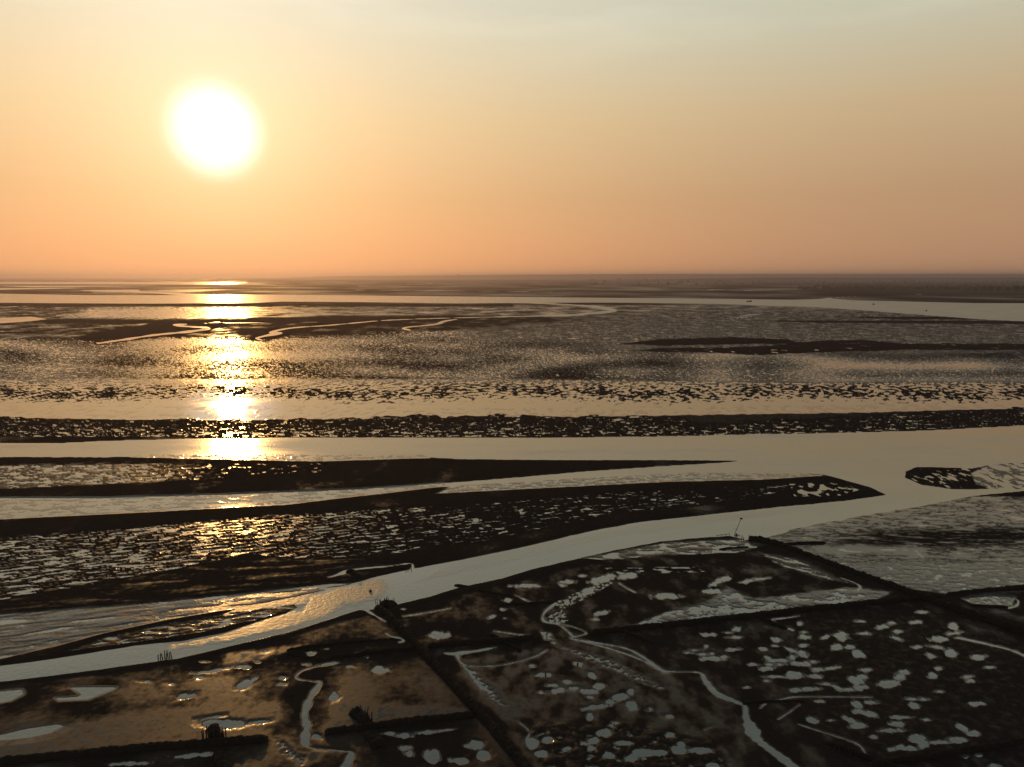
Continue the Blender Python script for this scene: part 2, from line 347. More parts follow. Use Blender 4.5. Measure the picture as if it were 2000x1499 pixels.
# traced pools
pools([(1129, 1297, 10, 4), (1062, 1319, 18, 4), (1157, 1321, 12, 6, -20), (1107, 1332, 13, 4), (1080, 1339, 12, 3), (1087, 1350, 16, 5, 10), (1121, 1345, 13, 3.5), (1154, 1351, 17, 6),
       (1170, 1341, 14, 6), (1154, 1362, 8, 3), (1057, 1353, 7, 3), (1210, 1362, 18, 8, 12), (1232, 1350, 9, 6, 40), (1235, 1380, 12, 10, -30), (1192, 1371, 10, 4), (1160, 1382, 26, 4, 8),
       (1152, 1401, 9, 8), (1270, 1385, 8, 5), (1204, 1412, 7, 3), (1307, 1399, 10, 4), (1039, 1301, 6, 3), (1181, 1432, 17, 9), (1160, 1447, 12, 7), (1072, 1446, 13, 7), (1040, 1452, 15, 12),
       (1060, 1472, 15, 8), (1110, 1462, 10, 5), (1155, 1462, 10, 6), (1190, 1476, 14, 8), (1217, 1452, 16, 5), (1257, 1470, 20, 9), (1287, 1471, 16, 6), (1235, 1480, 12, 8), (1311, 1436, 11, 6),
       (1325, 1466, 18, 9), (1330, 1455, 10, 7), (1367, 1466, 24, 6), (1390, 1497, 16, 8), (1175, 1198, 14, 5, 15), (1161, 1210, 7, 2.5), (1440, 1229, 10, 5), (1383, 1240, 13, 4),
       (1422, 1236, 7, 2), (1435, 1245, 14, 2.5), (1516, 1250, 11, 5), (1570, 1245, 12, 5), (1562, 1219, 4, 3), (1569, 1235, 5, 2), (1613, 1245, 9, 3, 15), (1642, 1240, 12, 6),
       (1647, 1248, 11, 5), (1634, 1264, 12, 6), (1661, 1264, 9, 4), (1380, 1263, 5, 3), (1357, 1270, 9, 2), (1344, 1275, 6, 2), (1372, 1278, 9, 2), (1390, 1277, 5, 2), (1430, 1269, 18, 3, 5),
       (1393, 1287, 22, 4), (1411, 1284, 7, 4), (1491, 1268, 11, 3), (1514, 1262, 6, 2), (1547, 1270, 12, 4, -20), (1568, 1277, 12, 6, -25), (1569, 1261, 8, 3), (1548, 1284, 10, 5),
       (1519, 1290, 22, 3), (1500, 1286, 8, 3, -20), (1589, 1292, 7, 3), (1560, 1297, 24, 5), (1472, 1298, 10, 3), (1505, 1298, 8, 2.5), (1522, 1298, 5, 2), (1497, 1306, 16, 4),
       (1551, 1319, 17, 9), (1520, 1322, 26, 2.4), (1591, 1322, 15, 5), (1597, 1308, 11, 5), (1626, 1305, 16, 3, 8), (1497, 1330, 6, 2), (1614, 1336, 12, 2.4), (1633, 1343, 13, 2.6, -20),
       (1655, 1347, 16, 2.5), (1553, 1349, 10, 4), (1582, 1346, 18, 3), (1672, 1329, 17, 9, -20), (1680, 1343, 16, 6), (1684, 1322, 11, 6), (1601, 1370, 9, 3), (1589, 1407, 13, 6, -15),
       (1622, 1407, 5, 2), (1458, 1343, 6, 2), (1663, 1408, 15, 5, -25), (1675, 1418, 14, 5), (1679, 1214, 8, 2), (1723, 1225, 14, 4, 8), (1740, 1217, 7, 2.5), (1754, 1234, 11, 3),
       (1789, 1216, 10, 4), (1802, 1196, 12, 3), (1863, 1223, 9, 8), (1865, 1237, 13, 2.5, 5), (1687, 1238, 15, 3), (1751, 1247, 10, 3, -15), (1835, 1249, 19, 5), (1677, 1278, 13, 8, -25),
       (1791, 1264, 10, 4), (1828, 1264, 12, 3, -10), (1858, 1276, 12, 8, -30), (1818, 1281, 10, 4, -20), (1910, 1284, 15, 6), (1692, 1308, 11, 3), (1763, 1313, 12, 5), (1758, 1323, 10, 6),
       (1735, 1336, 24, 8), (1833, 1306, 8, 4), (1821, 1320, 10, 5), (1889, 1322, 10, 3), (1898, 1330, 11, 4), (1933, 1304, 8, 3), (1835, 1351, 7, 2), (1672, 1376, 11, 6, -20), (1677, 1390, 12, 4),
       (1700, 1372, 12, 4), (1700, 1396, 16, 6, -10), (1786, 1379, 12, 6, -10), (1784, 1366, 13, 2.5), (1805, 1366, 9, 2.5), (1908, 1375, 15, 4), (1758, 1401, 20, 3), (1751, 1414, 16, 6),
       (1740, 1427, 24, 4), (1810, 1406, 10, 4), (1793, 1443, 19, 9), (1773, 1462, 20, 4), (1756, 1460, 10, 5), (1742, 1464, 8, 4), (1803, 1455, 8, 8), (1833, 1450, 24, 3), (1870, 1446, 18, 6),
       (1877, 1421, 15, 5, -20), (1900, 1433, 14, 6), (1706, 1439, 7, 3), (1886, 1478, 8, 4), (1911, 1476, 8, 3), (1940, 1496, 12, 4), (2060, 1300, 16, 6), (2050, 1350, 14, 5), (2030, 1400, 12, 5)],
      slope=.011)
pools([(929, 1454, 14, 9), (912, 1457, 10, 4), (845, 1477, 18, 13), (791, 1461, 13, 5), (800, 1472, 6, 6), (897, 1486, 18, 6), (945, 1475, 15, 10), (760, 1433, 11, 3), (789, 1437, 16, 4), (830, 1431, 20, 3, 6),
       (870, 1427, 14, 2, 6), (855, 1241, 22, 7), (707, 1280, 17, 4.5), (607, 1276, 8, 4), (741, 1309, 16, 7), (651, 1361, 10, 8, 30), (475, 1303, 13, 4, 5), (478, 1338, 17, 8, 22), (494, 1327, 8, 4, 25),
       (552, 1325, 7, 3), (549, 1336, 9, 3), (504, 1292, 5, 4), (597, 1298, 7, 2), (644, 1297, 13, 2.4, 6), (636, 1267, 5, 2), (520, 1272, 6, 2, 10), (684, 1302, 6, 2), (622, 1441, 12, 4, -15),
       (360, 1361, 19, 5.5, 8), (286, 1332, 7, 2), (335, 1336, 6, 2), (387, 1324, 9, 2.5), (400, 1293, 8, 1.8), (433, 1415, 46, 9), (375, 1476, 36, 4, 4), (252, 1492, 36, 3.4, 3), (505, 1411, 18, 3, 8),
       (410, 1402, 22, 1.6, 8), (430, 1308, 16, 2, 12), (395, 1314, 14, 2, 4), (1027, 1145, 23, 3), (1108, 1137, 13, 3), (1098, 1144, 5, 2), (1137, 1125, 7, 2), (1170, 1133, 20, 6, 12), (1147, 1155, 13, 6, 20),
       (1229, 1125, 15, 5), (1216, 1128, 8, 3), (1190, 1126, 8, 5), (1300, 1165, 28, 5), (1390, 1155, 18, 4), (1415, 1130, 8, 5), (1400, 1138, 12, 4, 25), (1458, 1136, 12, 3, 12), (1485, 1131, 14, 1.8, 6), (991, 1172, 8, 3.6),
       (961, 1205, 9, 2.6, 12), (1024, 1171, 10, 1.5, -25), (982, 1190, 5, 3), (985, 1208, 2, 1), (788, 1190, 4, 1.5)],
      slope=.010, seed=51, shrink=.96)
dig([(137, 1344), (168, 1343), (226, 1343), (222, 1347), (170, 1366), (115, 1368), (110, 1364), (150, 1362), (160, 1357), (150, 1349)], slope=.01, en=.8)
dig([(-80, 1356), (-10, 1353), (16, 1350), (42, 1348), (45, 1355), (20, 1369), (-10, 1374), (-120, 1380)], slope=.01, en=1)
dig([(-300, 1460), (0, 1436), (60, 1423), (112, 1416), (124, 1419), (100, 1430), (60, 1440), (-10, 1447), (-300, 1480)], slope=.008, en=2)
wetpaint([(-200, 1450), (60, 1442), (60, 1484), (-200, 1499)], .44, soft=16, n=.1)
# creeks
creek = dict(line=True, slope=.016, en=1.6, es=(1.8, 2.2), reach=16)
dig([(1083, 1180, 2), (1065, 1195, 1.6), (1060, 1208, 2), (1070, 1216, 1.6), (1110, 1222, .8), (1145, 1237, .8), (1115, 1247, 1), (1160, 1255, 1.5), (1220, 1266, 1.8), (1255, 1283, 3),
     (1290, 1308, 3.5), (1310, 1312, 1.5), (1365, 1314, .8), (1378, 1330, 5), (1400, 1355, 7), (1440, 1372, 4), (1455, 1380, 3), (1457, 1400, 6), (1468, 1425, 12), (1480, 1445, 9), (1510, 1468, 8), (1550, 1499, 9), (1620, 1560, 12)], **creek)
dig([(1130, 1250, .8), (1200, 1270, 1.2), (1250, 1288, 1.6), (1285, 1305, 1.6)], **creek)
dig([(1090, 1218, .6), (1112, 1236, 1), (1120, 1246, 1)], **creek)
dig([(655, 1292, 1.2), (640, 1297, 1.4), (590, 1310, 1.2), (579, 1325, 2.5), (610, 1331, 1.2), (625, 1334, 4), (605, 1365, 6), (595, 1395, 6), (600, 1420, 7), (596, 1440, 8), (598, 1455, 7), (612, 1462, 1.8),
     (665, 1467, 1.6), (685, 1470, 4), (682, 1484, 8), (668, 1510, 9), (640, 1560, 10)], **creek)
dig([(715, 1192, 3), (733, 1203, 2), (752, 1214, 1)], **creek)
dig([(754, 1237, .8), (763, 1243, 1), (782, 1247, 1.6), (788, 1252, 1.8), (780, 1255, 1)], **creek)
dig([(640, 1128, 1.6), (662, 1122, 4), (690, 1113, 3), (760, 1106, 1.8), (800, 1101, 1), (806, 1107, 1.6), (801, 1115, 2)], **creek)
dig([(868, 1276, 1), (885, 1277, 4), (930, 1272, 4), (968, 1265, 2)], **creek)
dig([(893, 1280, 3), (900, 1294, 2), (920, 1301, 1), (980, 1299, .7), (1040, 1284, .8), (1068, 1270, .6)], **creek)
dig([(905, 1300, 1.6), (920, 1318, 1.6), (940, 1345, 3)], **creek)
dig([(966, 1233, .6), (1000, 1238, 2.2), (1044, 1244, 1)], **creek)
dig([(788, 1204, .8), (815, 1200, 1.4), (850, 1194, .8), (880, 1188, .5)], **creek)
dig([(1010, 1408, .5), (1030, 1424, .9), (1034, 1432, .7), (1028, 1446, 1.5)], **creek)
dig([(1495, 1209, 1), (1530, 1208, 2.4), (1568, 1202, 1), ], **creek)
dig([(1505, 1210, .8), (1520, 1222, 1.2), (1546, 1230, 1.6), (1548, 1232, 1)], **creek)
dig([(1870, 1246, 2), (1900, 1252, 2.5), (1930, 1259, 2), (1975, 1270, 2.4), (2010, 1284, 3), (2100, 1310, 3)], **creek)
dig([(1560, 1415, .6), (1600, 1428, .9), (1660, 1447, .6), (1684, 1461, 1.2), (1694, 1484, 1.6), (1700, 1490, 1)], **creek)
dig([(1562, 1376, .8), (1540, 1392, 1), (1520, 1405, .8)], **creek)
dig([(1484, 1384, .8), (1495, 1375, 1), (1530, 1365, 1), (1570, 1361, .8), (1700, 1362, .6)], **creek)
dig([(1985, 1170, .6), (1989, 1176, 1.5), (1984, 1184, 1.5), (1970, 1188, 1)], **creek)
region([(1875, 1170), (1930, 1163), (1985, 1166), (1975, 1184), (1900, 1180)], lambda u, v: .35 + 0 * u, sc_=(1, .8), octv=3, seed=52, wet=.7, soft=4, amp=.1)
dig([(1210, 1140, .5), (1226, 1150, .8), (1240, 1157, .5)], **creek)
dig([(1640, 1128, .6), (1668, 1138, 1), (1680, 1146, 1.4), (1676, 1154, .8)], **creek)
dig([(1388, 1420, .5), (1378, 1425, .5)], **creek)

# distant channels
far = dict(slope=.08, en=0, kv=3, reach=8)
dig([(L, 573), (0, 574), (180, 577), (350, 577), (300, 573), (180, 569.5), (150, 567.5), (270, 566), (275, 570), (400, 575), (700, 577.5), (1000, 580.5), (1300, 583), (1550, 586), (1600, 584.5), (1622, 581.5), (1626, 583.5), (1662, 587), (1800, 590), (1900, 592.5), (RR, 600),
     (RR, 690), (2100, 634), (2000, 628), (1900, 623), (1800, 615), (1700, 607.5), (1600, 600.5), (1400, 594), (1200, 591.5), (1100, 591.5), (900, 592.8), (700, 590.5), (550, 589.5), (500, 592), (300, 593.5), (100, 592.5), (0, 591.5), (L, 590)], **far)
dig([(L, 551), (0, 551.5), (230, 551.2), (480, 551.2), (485, 553), (430, 559), (300, 562), (400, 558), (250, 560), (140, 563.5), (0, 566.5), (L, 567)], **far)
dig([(L, 551), (0, 551), (200, 551), (340, 552), (200, 556), (90, 558.5), (0, 562), (L, 563)], **far)
dig([(180, 567, .8), (320, 567.8, .9), (312, 568, 1)], line=True, **far)
region([(L, 557.6), (0, 559.2), (60, 561.3), (400, 558.2), (700, 558), (700, 560), (400, 560.6), (60, 562.8), (L, 561.5)], None, .3, .02, (90, 400), seed=71, wet=.25, soft=.6)
region([(L, 554.2), (0, 555.5), (480, 556.2), (480, 558), (80, 558.6), (L, 557)], None, .3, .02, (90, 400), seed=72, wet=.25, soft=.6)
region([(L, 568), (0, 568), (30, 566.4), (60, 568.5), (180, 571), (182, 572.5), (60, 573), (L, 574.5)], None, .3, .02, (90, 400), seed=73, wet=.1, soft=.6)
# hooked creek in the middle distance
dig([(1000, 591.5, 2), (1080, 594, 3), (1150, 598.5, 5), (1190, 604, 7), (1196, 608, 7), (1150, 613.5, 4), (1080, 616.8, 3), (1000, 618.8, 2.2), (900, 621, 1.8), (800, 624, 1.8), (740, 627, 2), (700, 630.5, 2.4), (640, 636, 2.4),
     (580, 640, 2.6), (545, 645, 4), (530, 650, 5), (547, 651, 5), (520, 656, 5), (502, 661, 4), (512, 665, 2)], line=True, **far)
dig([(1180, 609, 2), (1140, 613, 2), (1108, 617.5, 3)], line=True, **far)
dig([(895, 623.5, 1.5), (868, 628, 4), (850, 634, 4), (800, 639, 2), (788, 642, 3), (800, 645, 3)], line=True, **far)
dig([(365, 633.5, 2), (342, 634.5, 4), (352, 637, 4), (395, 640, 5), (402, 643, 7), (370, 648, 5.5), (300, 655, 4.5), (240, 664, 4), (192, 671, 3)], line=True, **far)
dig([(400, 632, 1), (424, 630, 2), (460, 631, 1), (620, 629.5, 1)], line=True, **far)
dig([(L, 632), (0, 632), (60, 628), (110, 622), (100, 624), (60, 619), (0, 621.5), (L, 623)], slope=.06, en=3, es=(20, 60), kv=3, reach=8)
dig([(110, 617, 2), (140, 614, 1.5), (200, 611, 1), (300, 608, .9), (400, 604, 1.2), (520, 600, 1.2), (610, 597.5, .8)], line=True, **far)
dig([(-40, 601, 1), (40, 599, 1), (60, 598, .6)], line=True, **far)
region([(180, 600), (500, 600), (480, 624), (300, 625), (120, 622)], lambda u, v: .35 + 0 * u, sc_=(8, 60), octv=3, seed=74, wet=.46, wetn=.4, soft=14, amp=.1)
dig([(690, 567, .7), (760, 567, .9), (1000, 570, .7), (1080, 571, .5)], line=True, **far)
dig([(775, 555, .6), (840, 554, .7), (1040, 555, .5)], line=True, **far)
dig([(1370, 568, .8), (1400, 566.5, 1.2), (1470, 568, .8)], line=True, **far)
dig([(1440, 620, .6), (1460, 616, 2), (1480, 614, 1), (1470, 618, 1), (1440, 622, 1)], line=True, **far)
dig([(1575, 564, .5), (1612, 562, .6)], line=True, **far)
dig([(1790, 576, .6), (1800, 576, .6)], line=True, **far)
dig([(1626, 582, .7), (1680, 578.5, .6)], line=True, **far)
# marsh on the far shore
s = box([(430, 541), (RR, 581)], 2)
G[s] = np.maximum(G[s], sstep(420, 620, U[s]) * sstep(552 + 0 * U[s], 546 + 0 * U[s], V[s]))
G[s] = np.maximum(G[s], sstep(1500, 1900, U[s]) * sstep(580, 572, V[s]))

E = np.maximum(E, -.5)
# small-scale relief of the mud, fading out with distance
E += np.where(E > 0, .010 * wn(X, Y, .8, .8, 0, 2, 77) * np.exp(-RNG / 150) * sstep(0, .03, E), 0)
# mud stays soaked next to open water
W = np.clip(W, 0, 1)
shore = np.exp(-np.maximum(E, 0) / .026) * sstep(1600, 60, RNG)
W = np.maximum(W, .95 * shore * (.6 + .4 * sstep(.05, .3, W)))
W = np.clip(W, 0, 1)

# ruffled water
ruffle([(420, 1236), (520, 1210), (560, 1200), (590, 1190), (600, 1165), (690, 1142), (740, 1128), (760, 1145), (740, 1168), (680, 1180), (640, 1200), (560, 1225), (440, 1250), (330, 1268), (330, 1256)], 1.0, soft=18, en=14, es=(2.5, 5))
ruffle([(230, 1240), (330, 1190), (480, 1165), (640, 1140), (600, 1180), (520, 1190), (400, 1220), (280, 1250)], 1.0, soft=20, en=10)
ruffle([(230, 1020), (640, 990), (650, 1080), (560, 1110), (300, 1130), (240, 1090)], .5, soft=60, en=10)
ruffle([(L, 866), (RR, 830), (RR, 900), (1500, 930), (L, 900)], .35, en=10, es=(30, 60))
ruffle([(900, 1090), (1300, 1014), (1600, 985), (1700, 985), (1500, 1010), (1200, 1050), (900, 1120), (800, 1140)], .35, en=6)
R[:] = np.maximum(R, .15)
R[:] = np.where(V < 640, np.maximum(R, .35 + .5 * sstep(600, 1300, U)), R)


def grid_mesh(name, z, keep, attrs):
    idx = np.arange(NR * NC).reshape(NR, NC)
    q = np.stack([idx[:-1, :-1], idx[1:, :-1], idx[1:, 1:], idx[:-1, 1:]], -1)
    kq = q[keep]
    used = np.zeros(NR * NC, bool)
    used[kq.ravel()] = True
    remap = np.cumsum(used) - 1
    co = np.stack([X.ravel(), Y.ravel(), z.ravel()], -1)[used].astype(np.float32)
    f = remap[kq].astype(np.int32)
    me = bpy.data.meshes.new(name)
    me.vertices.add(len(co))
    me.vertices.foreach_set('co', co.ravel())
    me.loops.add(f.size)
    me.loops.foreach_set('vertex_index', f.ravel())
    me.polygons.add(len(f))
    me.polygons.foreach_set('loop_start', np.arange(0, f.size, 4, dtype=np.int32))
    me.polygons.foreach_set('use_smooth', np.ones(len(f), bool))
    me.update(calc_edges=True)
    for k, a in attrs.items():
        at = me.attributes.new(k, 'FLOAT', 'POINT')
        at.data.foreach_set('value', a.ravel()[used].astype(np.float32))
    o = bpy.data.objects.new(name, me)
    COL.objects.link(o)
    o['kind'] = 'structure'
    return o


mn = np.minimum(np.minimum(E[:-1, :-1], E[1:, :-1]), np.minimum(E[1:, 1:], E[:-1, 1:]))
ground = grid_mesh('ground', E, np.ones((NR - 1, NC - 1), bool), dict(wet=W, plants=G))
water = grid_mesh('water', np.zeros_like(E), mn < .01, dict(ruffle=R))


# ------------------------------------------------------------------ materials
def new_mat(name):
    m = bpy.data.materials.new(name)
    m.use_nodes = True
    nt = m.node_tree
    b = nt.nodes['Principled BSDF']
    return m, nt, b


def node(nt, t, **kw):
    n = nt.nodes.new(t)
    for k, v in kw.items():
        if k.startswith('in_'):
            n.inputs[k[3:]].default_value = v
        else:
            setattr(n, k, v)
    return n


def math_n(nt, op, a, b=None, c=None):
    n = nt.nodes.new('ShaderNodeMath')
    n.operation = op
    for i, x in enumerate((a, b, c)):
        if x is None:
            continue
        if isinstance(x, (int, float)):
            n.inputs[i].default_value = x
        else:
            nt.links.new(x, n.inputs[i])
    return n.outputs[0]


def noise_n(nt, vec, scale, detail=3, rough=.5, dim='3D'):
    n = nt.nodes.new('ShaderNodeTexNoise')
    n.inputs['Scale'].default_value = scale
    n.inputs['Detail'].default_value = detail
    n.inputs['Roughness'].default_value = rough
    if vec is not None:
        nt.links.new(vec, n.inputs['Vector'])
    return n.outputs['Fac']


def mix_col(nt, fac, a, b):
    n = nt.nodes.new('ShaderNodeMix')
    n.data_type = 'RGBA'
    for sock, x in ((n.inputs[0], fac), (n.inputs[6], a), (n.inputs[7], b)):
        if isinstance(x, (int, float)):
            sock.default_value = x
        elif isinstance(x, tuple):
            sock.default_value = (*x, 1)
        else:
            nt.links.new(x, sock)
    return n.outputs[2]


def maprange(nt, x, a, b, c, d):
    n = nt.nodes.new('ShaderNodeMapRange')
    nt.links.new(x, n.inputs[0])
    for i, v in enumerate((a, b, c, d)):
        n.inputs[1 + i].default_value = v
    return n.outputs[0]


# mud
mud, nt, b = new_mat('tidal_mud')
geo = node(nt, 'ShaderNodeNewGeometry')
P = geo.outputs['Position']
wa = node(nt, 'ShaderNodeAttribute', attribute_name='wet').outputs['Fac']
ga = node(nt, 'ShaderNodeAttribute', attribute_name='plants').outputs['Fac']
n1 = noise_n(nt, P, .9, 5, .6)
n2 = noise_n(nt, P, .06, 4, .55)
n3 = noise_n(nt, P, 7.0, 3, .6)
dry = mix_col(nt, n2, (.028, .0195, .0155), (.016, .0130, .0122))
dry = mix_col(nt, maprange(nt, n1, .35, .7, 0, .6), dry, (.012, .0095, .0088))
colr = mix_col(nt, ga, dry, (.030, .034, .020))
nt.links.new(colr, b.inputs['Base Color'])
wj = math_n(nt, 'ADD', wa, math_n(nt, 'MULTIPLY', math_n(nt, 'SUBTRACT', n1, .5), .32))
wj = math_n(nt, 'MULTIPLY', wj, math_n(nt, 'SUBTRACT', 1.0, ga))
wc = maprange(nt, wj, .26, .58, 1, 0)
nt.links.new(math_n(nt, 'ADD', math_n(nt, 'MULTIPLY', math_n(nt, 'POWER', wc, 1.2), .72), .085), b.inputs['Roughness'])
nt.links.new(maprange(nt, wj, .24, .65, .0, .55), b.inputs['Specular IOR Level'])
b.inputs['Specular Tint'].default_value = (1.0, .68, .38, 1)
bump = node(nt, 'ShaderNodeBump', in_Strength=.5, in_Distance=.03)
hh = math_n(nt, 'ADD', n1, math_n(nt, 'MULTIPLY', n3, .3))
nt.links.new(hh, bump.inputs['Height'])
nt.links.new(maprange(nt, wj, 0, 1, .8, .06), bump.inputs['Strength'])
nt.links.new(bump.outputs[0], b.inputs['Normal'])
ground.data.materials.append(mud)

# silty water
wat, nt, b = new_mat('silty_water')
geo = node(nt, 'ShaderNodeNewGeometry')
P = geo.outputs['Position']
ra = node(nt, 'ShaderNodeAttribute', attribute_name='ruffle').outputs['Fac']
b.inputs['Base Color'].default_value = (.046, .036, .020, 1)
b.inputs['IOR'].default_value = 2.5
b.inputs['Specular Tint'].default_value = (1.0, .95, .84, 1)
w1 = noise_n(nt, P, 1.3, 3, .6)
wmap = node(nt, 'ShaderNodeMapping')
wmap.inputs['Scale'].default_value = (.02, .07, 1)
wmap.inputs['Rotation'].default_value = (0, 0, .35)
nt.links.new(P, wmap.inputs[0])
w2 = noise_n(nt, wmap.outputs[0], 1.0, 4, .6)
nt.links.new(mix_col(nt, maprange(nt, w2, .38, .66, 0, 1), (.040, .032, .018), (.105, .085, .058)), b.inputs['Base Color'])
nt.links.new(maprange(nt, math_n(nt, 'ADD', ra, math_n(nt, 'MULTIPLY', math_n(nt, 'SUBTRACT', w2, .5), 1.3)), 0, 1, .03, .44), b.inputs['Roughness'])
bump = node(nt, 'ShaderNodeBump', in_Strength=1.0, in_Distance=.10)
nt.links.new(math_n(nt, 'MULTIPLY', w1, maprange(nt, ra, 0, 1, .05, 1.0)), bump.inputs['Height'])
nt.links.new(bump.outputs[0], b.inputs['Normal'])
water.data.materials.append(wat)


def plain(name, c1, c2, scale=4, rough=.9, spec=.15, bumpd=.02):
    m, nt, b = new_mat(name)
    tc = node(nt, 'ShaderNodeNewGeometry').outputs['Position']
    n = noise_n(nt, tc, scale, 4, .6)
    nt.links.new(mix_col(nt, n, c1, c2), b.inputs['Base Color'])
    b.inputs['Roughness'].default_value = rough
    b.inputs['Specular IOR Level'].default_value = spec
    if bumpd:
        bp = node(nt, 'ShaderNodeBump', in_Strength=.8, in_Distance=bumpd)
        nt.links.new(n, bp.inputs['Height'])
        nt.links.new(bp.outputs[0], b.inputs['Normal'])
    return m


M_DYKE = plain('brushwood_and_stone', (.022, .017, .014), (.009, .008, .007), 3, .95, .05, .06)
M_WOOD = plain('weathered_wood', (.045, .032, .024), (.018, .014, .012), 9, .85, .1, .004)
M_LEAF = plain('foliage', (.045, .055, .028), (.020, .028, .015), .1, .95, .1, 0)
M_WALL = plain('pale_masonry', (.30, .27, .23), (.22, .20, .18), .1, .9, .2, 0)
M_ROOF = plain('slate', (.06, .06, .065), (.04, .04, .045), .1, .8, .2, 0)
M_HULL = plain('dark_paint', (.03, .035, .045), (.02, .022, .028), 1, .5, .4, 0)
M_CABIN = plain('cabin_paint', (.10, .09, .08), (.07, .065, .06), 1, .6, .3, 0)
M_BUOY = plain('buoy_paint', (.05, .03, .03), (.03, .02, .02), 1, .6, .3, 0)


def mesh_obj(name, verts, faces, mat, parent=None, loc=(0, 0, 0), smooth=False):
    me = bpy.data.meshes.new(name)
    me.from_pydata([tuple(v) for v in verts], [], faces)
    me.materials.append(mat)
    if smooth:
        for p in me.polygons:
            p.use_smooth = True
    me.update()
    o = bpy.data.objects.new(name, me)
    o.location = loc
    COL.objects.link(o)
    if parent:
        o.parent = parent
    return o


def tag(o, label=None, cat=None, group=None, kind=None):
    if label:
        o['label'] = label
    if cat:
        o['category'] = cat
    if group:
        o['group'] = group
    if kind:
        o['kind'] = kind
    return o


def empty(name, loc):
    o = bpy.data.objects.new(name, None)
    o.location = loc
    COL.objects.link(o)
    return o


GX = E
def ground_z(u, v):
    r = min(NR - 1, int(np.searchsorted(vs, v)))
    c = min(NC - 1, int(np.searchsorted(us, u)))
    return max(0.0, float(E[r, c]))


# ------------------------------------------------------------------ dykes of brushwood and stone
def dyke(px, width, height, label, name='brushwood_dyke', cat='dyke', group=None, jag=.22, seed=0):
    rnd = random.Random(seed)
    pts = [Vector((*gnd(u, v), 0)) for u, v in px]
    # resample
    path = []
    for a, c in zip(pts[:-1], pts[1:]):
        L_ = (c - a).length
        n = max(2, int(L_ / .35))
        for i in range(n):
            path.append(a.lerp(c, i / n))
    path.append(pts[-1])
    prof = [(-1.0, -.3), (-.72, .45), (-.42, .86), (-.1, 1.0), (.2, .97), (.5, .8), (.78, .4), (1.0, -.3)]
    org = path[0].copy()
    V_, F_ = [], []
    k = len(prof)
    wander = 0
    N = len(path)
    for i, p in enumerate(path):
        t = (path[min(N - 1, i + 1)] - path[max(0, i - 1)]).normalized()
        nn = Vector((-t.y, t.x, 0))
        wander = wander * .9 + rnd.uniform(-1, 1) * .05
        end = min(1, min(i, N - 1 - i) / 3 + .45)
        hs = height * (1 + rnd.uniform(-1, 1) * jag * .6) * end
        for (a, z) in prof:
            o = nn * (a * width * .5 * (1 + rnd.uniform(-1, 1) * jag * .5) + wander)
            q = p + o - org + t * rnd.uniform(-.1, .1)
            V_.append((q.x, q.y, z * hs * (1 + rnd.uniform(-1, 1) * jag * .5) + .06 if z > 0 else -.25))
        if i:
            for j in range(k - 1):
                A = (i - 1) * k + j
                F_.append((A, A + 1, A + k + 1, A + k))
    F_.append(tuple(range(k)))
    F_.append(tuple(range((N - 1) * k, N * k))[::-1])
    o = mesh_obj(name, V_, F_, M_DYKE, loc=(org.x, org.y, 0))
    tag(o, label, cat, group)
    return o


dyke([(738, 1187), (762, 1208), (790, 1238), (830, 1278), (870, 1322), (915, 1372), (960, 1425), (1005, 1475), (1040, 1516), (1100, 1590)], 1.7, .8,
     'long dark dyke from the stake-topped point to the bottom edge', seed=1)
dyke([(818, 1268), (770, 1272), (722, 1278), (690, 1283), (640, 1288)], .8, .5, 'low dark dyke with a pale pool at its foot, left of the long diagonal dyke', seed=2)
dyke([(776, 1251), (720, 1254), (667, 1258), (610, 1264), (560, 1272)], .5, .35, 'thin low ridge above the creek, left of the long diagonal dyke', seed=3)
dyke([(836, 1264), (900, 1259), (980, 1254), (1052, 1248)], 1.3, .7, 'short dyke running right from the long diagonal dyke to the branching creek', seed=4)
dyke([(956, 1240), (985, 1256), (1018, 1273)], .8, .45, 'stub of dark dyke crossing the short dyke beside the sickle-shaped pool', seed=5)
dyke([(634, 1434), (690, 1425), (760, 1416), (850, 1407), (925, 1400)], 1.3, .7, 'dyke behind the small flat pools at the bottom, ending at the winding creek', seed=6)
dyke([(-260, 1522), (-100, 1506), (0, 1492), (150, 1478), (300, 1464), (420, 1454), (522, 1446)], 1.5, .8, 'dark dyke across the bottom left corner in front of the oval golden pool', seed=7)
dyke([(1462, 1055), (1485, 1058), (1520, 1067), (1570, 1086), (1620, 1105), (1690, 1130), (1760, 1155), (1810, 1173), (1870, 1195), (1935, 1217), (2000, 1240), (2150, 1296), (2300, 1350)], 1.9, 1.1,
     'long black dyke slanting from the river by the marker pole to the right edge', seed=8)
dyke([(1152, 1239), (1230, 1231), (1300, 1224), (1400, 1213), (1500, 1202), (1600, 1190), (1700, 1180), (1800, 1170), (1835, 1166)], 1.4, .75,
     'dyke along the front of the pale silvery flat, right of the branching creek', seed=9)
dyke([(1850, 1165), (1900, 1159), (1960, 1153), (2000, 1149), (2150, 1134), (2300, 1118)], 1.3, .7, 'dyke edge running right from the crossing of the long black dyke', seed=10)
dyke([(1503, 1066), (1540, 1064), (1575, 1062), (1612, 1061)], .8, .4, 'small spur off the river end of the long black dyke', seed=11)
dyke([(1214, 1233), (1240, 1243), (1274, 1258)], 1.1, .45, 'dark spur in front of the silvery flat dyke, beside the branching creek', seed=12)
dyke([(1470, 1204), (1500, 1214), (1536, 1229)], 1.0, .45, 'dark spur ringed by a thin curved puddle, in front of the silvery flat dyke', seed=13)
dyke([(1612, 1452), (1650, 1464), (1690, 1480), (1730, 1494), (1790, 1510)], 1.0, .5, 'dark brushwood bank with pale stakes on it at the bottom right', seed=14)
